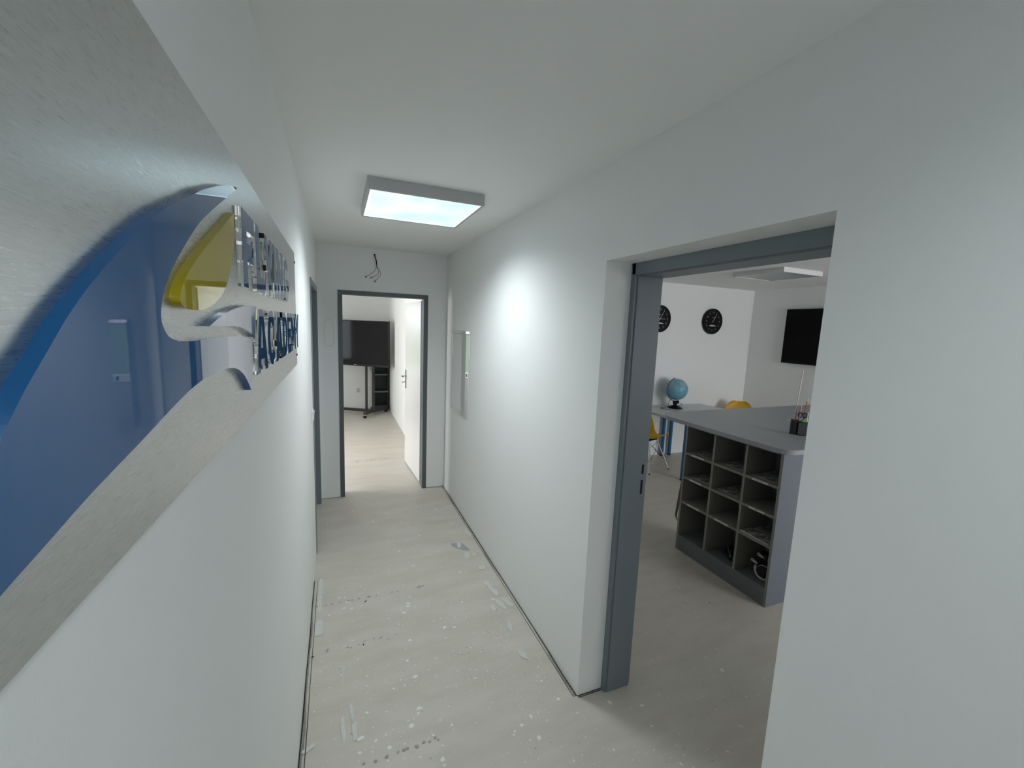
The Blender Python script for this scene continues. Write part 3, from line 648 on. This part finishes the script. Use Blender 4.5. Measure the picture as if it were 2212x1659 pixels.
boxes('arm_clamp', [(-0.035, 0.055, -0.016, 0.016, 0.062, 0.105)], m_black, gl, bevel=0.004)
tube('power_cord', [(-0.06, 0.0, 0.015), (-0.12, -0.05, 0.005), (-0.21, -0.06, 0.005), (-0.25, 0.0, 0.006), (-0.18, 0.05, 0.005), (-0.09, 0.05, 0.02), (-0.08, 0.03, 0.10), (-0.03, 0.02, 0.135)], 0.003, m_black, gl)
tube('cord_loop', [(0.05, 0.0, 0.03), (0.12, 0.02, 0.03), (0.125, 0.0, 0.05), (0.07, -0.01, 0.07)], 0.003, m_black, gl)

# ------------------------------------------------------------------ chairs
def chair(x, y, rz, label):
    e = empty('shell_chair', (x, y, 0), label, 'chair', 'mustard yellow shell chairs on chrome wire legs', rz)
    prof = [(.235,.425,.13),(.215,.437,.185),(.15,.432,.215),(.06,.418,.225),(-.03,.412,.23),(-.11,.425,.232),(-.165,.475,.228),(-.19,.56,.22),(-.205,.65,.205),(-.222,.73,.18),(-.236,.79,.145),(-.243,.825,.085)]
    bm = bmesh.new(); nu = 12; g = []
    for i, (px, pz, hw) in enumerate(prof):
        v = i/(len(prof)-1); row = []
        for j in range(nu+1):
            u = -1+2*j/nu; au = abs(u)
            lift = 0.085*au**3*(1 if 0.1 < v < 0.75 else 0.4)
            fwd = 0.055*au**2.2*max(0, (v-0.45))*1.6
            row.append(bm.verts.new((px+fwd, u*hw, pz+lift*(1 if v < 0.6 else 0.2))))
        g.append(row)
    for a, b_ in zip(g, g[1:]):
        for j in range(nu): bm.faces.new((a[j], a[j+1], b_[j+1], b_[j]))
    for f in bm.faces: f.smooth = True
    bmesh.ops.recalc_face_normals(bm, faces=bm.faces)
    me = bpy.data.meshes.new('seat_shell'); bm.to_mesh(me); bm.free()
    o_ = link('seat_shell', me, m_yel, e)
    md = o_.modifiers.new('s', 'SOLIDIFY'); md.thickness = 0.007; md.offset = 0
    md = o_.modifiers.new('u', 'SUBSURF'); md.levels = 1; md.render_levels = 2
    for sx_ in (-1, 1):
        for sy_ in (-1, 1):
            lg = tube('leg', [(sx_*0.075+0.0, sy_*0.09, 0.402), (sx_*0.205, sy_*0.215, 0.012)], 0.009, m_chrome, e, smooth=False)
            lathe('foot_cap', [(0, 0), (0.010, 0), (0.0105, 0.014), (0, 0.014)], m_black, lg, 12, (sx_*0.207, sy_*0.217, 0))
    q = [(0.10, 0.115), (0.16, 0.17)]
    pr = []
    for sy_ in (-1, 1): pr.append([(-0.085, sy_*0.10, 0.37), (0, sy_*0.14, 0.27), (0.165, sy_*0.175, 0.13)]); pr.append([(0.085, sy_*0.10, 0.37), (0, sy_*0.14, 0.27), (-0.165, sy_*0.175, 0.13)])
    for sx_ in (-1, 1): pr.append([(sx_*0.09, -0.10, 0.37), (sx_*0.13, 0, 0.27), (sx_*0.165, 0.175, 0.13)]); pr.append([(sx_*0.09, 0.10, 0.37), (sx_*0.13, 0, 0.27), (sx_*0.165, -0.175, 0.13)])
    tube('wire_brace', None, 0.0025, m_blackm, e, smooth=False, paths=pr)
    boxes('seat_mount', [(-0.09, 0.09, -0.10, 0.10, 0.395, 0.408)], m_black, e, bevel=0.003)
    return e
chair(3.80, 4.36, R(14), 'mustard yellow shell chair with chrome legs beside the grey door frame')
chair(5.42, 4.33, R(222), 'mustard yellow shell chair whose back shows above the shelf counter top')

# ------------------------------------------------------------------ counter top and pigeonhole cabinet
TZ0, TZ1 = 1.064, 1.095
ct = empty('counter_top', (3.6, 2.1, TZ0), 'large grey worktop with rounded corners and beige edge on the pigeonhole cabinet', 'counter top')
plate('worktop', [[(x-3.6, y-2.1) for x, y in rounded(2.595, 4.95, 1.695, 2.90, (.10, .1, .1, .19))]], TZ1-TZ0, [m_top, m_edge], ct, Matrix.Identity(4))

CX0, CX1, CY0, CY1 = 2.62, 2.93, 1.735, 2.555
cb = empty('pigeonhole_cabinet', (CX0, (CY0+CY1)/2, 0), 'grey twelve compartment shelf cabinet with label strips under the counter top', 'cabinet')
oy = (CY0+CY1)/2
T = 0.019
boxes('side_panel', [(0.001, CX1-CX0, CY0-oy, CY0-oy+T, 0, TZ0), (0, 0.001, CY0-oy, CY0-oy+T, 0, TZ0, 1)], [m_boardb, m_edged], cb)
boxes('side_panel', [(0, CX1-CX0, CY1-oy-T, CY1-oy, 0, TZ0)], m_edged, cb, bevel=0.0008)
boxes('back_panel', [(CX1-CX0-0.008, CX1-CX0, CY0-oy+T, CY1-oy-T, 0.0, TZ0)], m_board, cb)
boxes('plinth', [(0.001, 0.018, CY0-oy+T, CY1-oy-T, 0, 0.112)], m_board, cb)
boxes('bottom_board', [(0.001, CX1-CX0-0.008, CY0-oy+T, CY1-oy-T, 0.112, 0.130)], m_board, cb)
boxes('top_board', [(0.012, CX1-CX0-0.008, CY0-oy+T, CY1-oy-T, TZ0-0.016, TZ0)], m_board, cb)
ydiv = [CY0+T, 1.991, 2.006, 2.262, 2.277, CY1-T]
ydiv = [CY0+T, 1.990, 2.008, 2.260, 2.278, CY1-T]
for a, b_ in ((1.990, 2.008), (2.260, 2.278)):
    boxes('divider', [(0, CX1-CX0-0.008, a-oy, b_-oy, 0.130, TZ0-0.016)], [m_edged], cb, bevel=0.0006)
for ci, (a, b_) in enumerate(((CY0+T, 1.990), (2.008, 2.260), (2.278, CY1-T))):
    for ri, z in enumerate((0.428, 0.638, 0.842)):
        if True:
            sh = boxes('shelf', [(0, CX1-CX0-0.008, a-oy, b_-oy, z-T, z)], m_edged, cb, bevel=0.0006)
            if (ci, ri) in ((0, 1), (0, 2), (1, 0), (2, 0), (2, 1), (2, 2)):
                mid = (a+b_)/2-oy+0.005
                lb = boxes('label_strip', [(-0.0015, 0.0, mid-0.058, mid+0.058, z-0.017, z-0.003)], m_label, sh)
                rw = random.uniform(0.012, 0.03)
                boxes('label_print', [(-0.0018, -0.0014, mid-rw+0.002*k_, mid-rw+0.002*k_+0.0012, z-0.0115, z-0.0085) for k_ in range(int(rw*2/0.002))], m_ink, lb)
def sheets(name, x, y, z, w_, d, n, label, mat, rz=0, cat='paper', group=None):
    e = empty(name, (x, y, z), label, cat, group, rz)
    for i in range(n):
        s_ = boxes('page', [(-d/2, d/2, -w_/2, w_/2, i*0.0012, i*0.0012+0.001)], mat if i == n-1 else m_paper, e)
        s_.rotation_euler.z = random.uniform(-0.03, 0.03)
    return e
G = 'printed sheets lying in the pigeonholes'
yc = [(CY0+T+1.990)/2, (2.008+2.260)/2, (2.278+CY1-T)/2]
sheets('document_stack', 2.785, yc[2]+0.005, 0.843, 0.195, 0.25, 2, 'printed sheets in the top left pigeonhole', m_print, 0.05, 'papers', G)
sheets('document_stack', 2.785, yc[1]-0.005, 0.843, 0.195, 0.25, 2, 'printed sheets in the top middle pigeonhole', m_print, -0.04, 'papers', G)
sheets('document_stack', 2.785, yc[0], 0.843, 0.195, 0.25, 2, 'printed sheets in the top right pigeonhole', m_print, 0.03, 'papers', G)
sheets('document_stack', 2.785, yc[2], 0.639, 0.195, 0.25, 3, 'printed sheets in the left pigeonhole of the second row', m_print, 0.06, 'papers', G)
sheets('document_stack', 2.785, yc[1], 0.639, 0.195, 0.25, 3, 'printed sheets in the middle pigeonhole of the second row', m_print, -0.03, 'papers', G)
sheets('magazine', 2.765, yc[0], 0.429, 0.215, 0.28, 6, 'pale printed magazine in the right pigeonhole of the third row', m_print, -0.04, 'magazine', G)

# black bag in the middle bottom compartment
bg_ = empty('black_pouch', (2.73, 2.085, 0.131), 'small black bag in the middle bottom pigeonhole', 'bag')
bm = bmesh.new(); bmesh.ops.create_uvsphere(bm, u_segments=24, v_segments=14, radius=1)
for v in bm.verts:
    v.co = Vector((v.co.x*0.075, v.co.y*0.07, 0.05+v.co.z*0.05)); v.co.z = max(0, v.co.z); v.co.x += 0.01*math.sin(v.co.y*60)
for f in bm.faces: f.smooth = True
me = bpy.data.meshes.new('bag_body'); bm.to_mesh(me); bm.free(); link('bag_body', me, m_black, bg_)
tube('bag_strap', [(-0.07, -0.05, 0.04), (-0.085, -0.02, 0.09), (-0.06, 0.02, 0.115), (-0.03, 0.05, 0.07)], 0.005, m_blackm, bg_)
boxes('zip_pull', [(-0.083, -0.079, -0.03, -0.026, 0.05, 0.075)], m_silver, bg_)
# headset in the right bottom compartment
hs = empty('headset', (2.76, 1.865, 0.131), 'black and silver headset with round ear cup in the bottom right pigeonhole', 'headset')
cup = lathe('ear_cup', [(0, 0.03), (0.020, 0.032), (0.036, 0.026), (0.040, 0.010), (0.036, -0.008), (0, -0.012)], m_black, hs, 32, (-0.055, -0.035, 0.055), (0, R(-72), 0))
tube('cup_ring', [(0.041*math.cos(a), 0.041*math.sin(a), 0.012) for a in [R(200-220*i/14) for i in range(15)]], 0.0035, m_silver, cup)
y_ = [( -0.075, -0.035+0.052*math.cos(R(a)), 0.062+0.052*math.sin(R(a))) for a in range(150, 395, 18)]
tube('silver_yoke', y_, 0.009, m_silver, hs)
lathe('ear_cup', [(0, 0.02), (0.034, 0.02), (0.04, 0.0), (0.034, -0.02), (0, -0.02)], m_black, hs, 32, (0.03, 0.02, 0.045), (0, R(-60), R(20)))
tube('headband', [(-0.05, 0.0, 0.05), (-0.02, 0.02, 0.13), (0.03, 0.03, 0.15), (0.07, 0.02, 0.10), (0.07, 0.0, 0.05)], 0.011, m_black, hs)
for (a, b_, c_) in ((-0.07, 0.045, 0.105), (-0.04, 0.025, 0.150)):
    plate('metal_clip', [arc(0, 0, .012, .012, 90, 270)+[(0.035, -0.007), (0.04, 0.0), (0.032, 0.008)], arc(0, 0, .005, .005, 0, 360)[:-1]], 0.003, m_silver, hs, axes((a, b_, c_), (0.2, -0.93, -0.3), (0, -0.3, 0.95), (-1, 0, 0)))
# strap hanging behind the cabinet
sp2 = empty('strap', (2.70, 2.60, 0.66), 'thin grey green strap hanging beside the left end of the pigeonhole cabinet', 'strap')
bm = bmesh.new(); prev = None
for (x, y, z), w_ in (((-0.05, -0.035, 0.0), .01), ((-0.05, -0.02, -0.12), .012), ((-0.05, 0.0, -0.30), .013), ((-0.05, 0.012, -0.40), .010), ((-0.05, 0.0, -0.425), .007), ((-0.05, -0.03, -0.445), .006)):
    v = [bm.verts.new((x+a, y+c_, z)) for a, c_ in ((0, -w_), (0, w_), (0.003, w_), (0.003, -w_))]
    if prev:
        for k in range(4): bm.faces.new((prev[k], prev[(k+1) % 4], v[(k+1) % 4], v[k]))
    prev = v
me = bpy.data.meshes.new('strap_band'); bm.to_mesh(me); bm.free(); link('strap_band', me, m_strap, sp2)

# ------------------------------------------------------------------ pen cup and papers on the counter
PCX, PCY, PRZ = 3.126, 1.995, R(-57)
def pl(a, d): return (a*math.cos(PRZ)-d*math.sin(PRZ), a*math.sin(PRZ)+d*math.cos(PRZ))
sheets('paper_sheet', 3.61, 2.22, TZ1, 0.21, 0.297, 2, 'white paper sheet on the counter, its corner pointing left behind the pen holder', m_paper, R(62), 'paper')
sheets('paper_sheet', 3.42, 1.98, TZ1, 0.21, 0.297, 1, 'white paper sheet lying right of the pen holder by the door reveal', m_paper, R(50), 'paper')
pc = empty('pen_holder', (PCX, PCY, TZ1), 'black mesh pen holder on the grey counter top', 'pen holder', rz=PRZ)
def openbox(name, prof, h, th, mats, parent, loc):
    bm = bmesh.new(); n = len(prof); c_ = (sum(p[0] for p in prof)/n, sum(p[1] for p in prof)/n)
    inn = [(p[0]+(c_[0]-p[0])*th, p[1]+(c_[1]-p[1])*th) for p in prof]
    A = [bm.verts.new((*p, 0)) for p in prof]; B = [bm.verts.new((*p, h)) for p in prof]; D = [bm.verts.new((*p, h)) for p in inn]; E_ = [bm.verts.new((*p, 0.004)) for p in inn]
    for i in range(n):
        j = (i+1) % n
        bm.faces.new((A[i], A[j], B[j], B[i])); bm.faces.new((B[i], B[j], D[j], D[i])); bm.faces.new((D[i], D[j], E_[j], E_[i]))
    bm.faces.new(list(reversed(A))); bm.faces.new(E_)
    bmesh.ops.recalc_face_normals(bm, faces=bm.faces)
    me = bpy.data.meshes.new(name); bm.to_mesh(me); bm.free(); return link(name, me, mats, parent, loc)
openbox('cup', rounded(-0.028, 0.028, -0.030, 0.030, (.027,)*4, 8), 0.104, 0.05, m_mesh, pc, (-0.025, 0.006, 0))
openbox('front_pouch', rounded(-0.028, 0.028, -0.026, 0.026, (.010,)*4, 3), 0.100, 0.06, m_mesh, pc, (0.025, 0.0, 0))
boxes('mesh_panel', [(-0.001, 0.050, -0.0275, -0.0260, 0.006, 0.094)], m_pouch, pc)
def stick(name, a, d, lean, h, r, mat, label, cat, tip=None, z0=0.006):
    x, y = pl(a, d); lx, ly = pl(lean, 0.0)
    e = empty(name, (PCX+x, PCY+y, TZ1+z0), label, cat)
    v = Vector((lx, ly, h))
    tube('barrel', [(0, 0, 0), tuple(v)], r, mat, e, smooth=False)
    if tip: tube('cap', [tuple(v), tuple(v*(1+0.018/h))], r*1.02, tip, e, smooth=False)
    return e
stick('rod', -0.036, 0.008, 0.020, 0.475, 0.0035, m_paper, 'long thin white rod standing tallest in the pen holder', 'rod')
stick('pencil', -0.028, -0.006, 0.006, 0.200, 0.0035, m_orange, 'short brown pencil at the left of the pen holder beside the white rod', 'pencil')
stick('pencil', -0.012, 0.012, 0.008, 0.200, 0.003, m_orange, 'short brown pencil behind the scissor handles in the pen holder', 'pencil')
stick('pencil', 0.014, 0.008, 0.018, 0.245, 0.0040, m_orange, 'tall brown pencil with white end rising above the others', 'pencil', m_paper)
stick('pen', -0.006, 0.0, 0.008, 0.212, 0.0026, m_paper, 'thin white pen in the middle of the pen holder', 'pen')
stick('marker', 0.032, 0.0, 0.004, 0.155, 0.0050, m_lime, 'lime green marker at the right of the pen holder', 'marker')
stick('marker', 0.042, 0.0, 0.003, 0.168, 0.0042, m_paper, 'white marker at the far right of the pen holder', 'marker')
x, y = pl(0.014, -0.006)
sc_ = empty('scissors', (PCX+x, PCY+y, TZ1+0.06), 'scissors with dark blue handles in the pen holder', 'scissors', rz=PRZ)
boxes('blade', [(-0.004, 0.004, -0.001, 0.001, -0.04, 0.075)], m_chrome, sc_)
for k in (-1, 1):
    tube('finger_loop', [(k*0.013+0.012*math.cos(a), -0.002, 0.088+0.017*math.sin(a)) for a in [2*math.pi*i/12 for i in range(12)]], 0.0042, m_navy, sc_, cyclic=True)
x, y = pl(0.020, -0.010)
gm = empty('sharpener', (PCX+x, PCY+y, TZ1+0.093), 'round green sharpener in the front of the pen holder', 'sharpener')
lathe('sharpener_body', [(0.012*math.sin(math.pi*i/12), 0.012-0.012*math.cos(math.pi*i/12)) for i in range(13)], m_green, gm, 24)
x, y = pl(0.006, -0.020)
tape = empty('tape_roll', (PCX+x, PCY+y, TZ1+0.122), 'small clear tape roll beside the scissor handles', 'tape', rz=PRZ)
lathe('tape_ring', [(0.006, -0.004), (0.011, -0.004), (0.011, 0.004), (0.006, 0.004), (0.006, -0.004)], m_silver, tape, 24, (0, 0, 0.011), (R(80), 0, 0))

# ------------------------------------------------------------------ paint marks on the floor
m_spl = P('dried_paint', (0.78, 0.79, 0.74), 0.6, noise=0.06, nscale=80)
m_sm = P('faded_smear', (0.62, 0.62, 0.575), 0.6, noise=0.12, nscale=60)
m_bl = P('grey_blue_blot', (0.34, 0.37, 0.385), 0.5, noise=0.08, nscale=60)
m_dent = P('floor_dent', (0.37, 0.355, 0.32), 0.8, noise=0.3, nscale=80)
bl = []
for cx, cy_, s_, n_ in ((0.10, 1.35, 0.16, 22), (0.30, 1.95, 0.22, 22), (0.55, 1.6, 0.35, 16), (0.3, 2.6, 0.3, 22), (0.6, 3.2, 0.3, 18), (0.0, 2.7, 0.1, 10), (0.75, 1.5, 0.25, 14), (1.2, 1.0, 0.3, 12), (0.6, 1.15, 0.3, 16), (0.5, 3.9, 0.3, 16), (1.9, 1.3, 0.4, 8)):
    for _ in range(n_):
        x, y = random.gauss(cx, s_), random.gauss(cy_, s_*1.2)
        if x < -0.13 or (x > 1.03 and y > 1.5) or (1.05 < x < 1.4 and y > 1.5): continue
        r_ = random.choice((0.003, 0.004, 0.005, 0.007, 0.009)); bl.append((x, y, r_*random.uniform(1, 1.6), r_, random.uniform(0, 3.1)))
blots('paint_specks', bl, m_spl)
blots('grey_blot', [(0.907, 3.133, 0.085, 0.045, 2.2)], m_bl)
dn = [(x, 1.597+random.gauss(0, 0.004), r_, r_*0.9, 0.3) for x, r_ in ((0.371,.006),(0.381,.005),(0.345,.006),(0.321,.007),(0.288,.010),(0.249,.008),(0.236,.008),(0.211,.006),(0.165,.008),(0.119,.007),(0.073,.006),(0.013,.006))]
dn += [(x, 2.705+random.gauss(0, 0.004), r_, r_*0.8, 0.2) for x, r_ in ((-0.145,.012),(-0.094,.007),(-0.057,.008),(-0.008,.007),(0.039,.007),(0.065,.008),(0.104,.008),(0.168,.012),(0.214,.008),(0.315,.009),(0.349,.008),(0.494,.014),(0.521,.010))]
dn += [(random.uniform(-0.1, 0.3), 2.29+random.gauss(0, 0.01), .006, .004, 0.2) for _ in range(12)]
dn += [(random.uniform(0.2, 0.6), 5.6+random.gauss(0, 0.02), .012, .008, 0.2) for _ in range(14)]
blots('floor_dents', dn, m_dent)
sm = [(-0.128, 2.98-0.06*i, 0.014, 0.04, 0.0) for i in range(6)]+[(-0.125, 2.46+0.04*i, 0.026, 0.03, 0.0) for i in range(3)]
sm += [(0.0+random.gauss(0, 0.03), 1.77+random.gauss(0, 0.03), 0.008, 0.05, 0.05) for _ in range(7)]+[(-0.14, 1.74, 0.03, 0.012, 0.5), (-0.005, 2.15, 0.018, 0.004, 0), (0.0, 2.09, 0.003, 0.05, 0)]
sm += [(random.uniform(0.9, 1.03), random.uniform(1.9, 3.8), random.uniform(.01, .03), random.uniform(.02, .06), random.uniform(-.3, .3)) for _ in range(14)]
blots('faded_smears', sm, m_sm)
blots('black_crumbs', [(0.143, 2.664, .012, .003, .9), (0.11, 2.276, .003, .009, 0), (-0.149, 2.274, .008, .005, .4), (2.3, 1.9, .006, .003, .4)], m_gap)
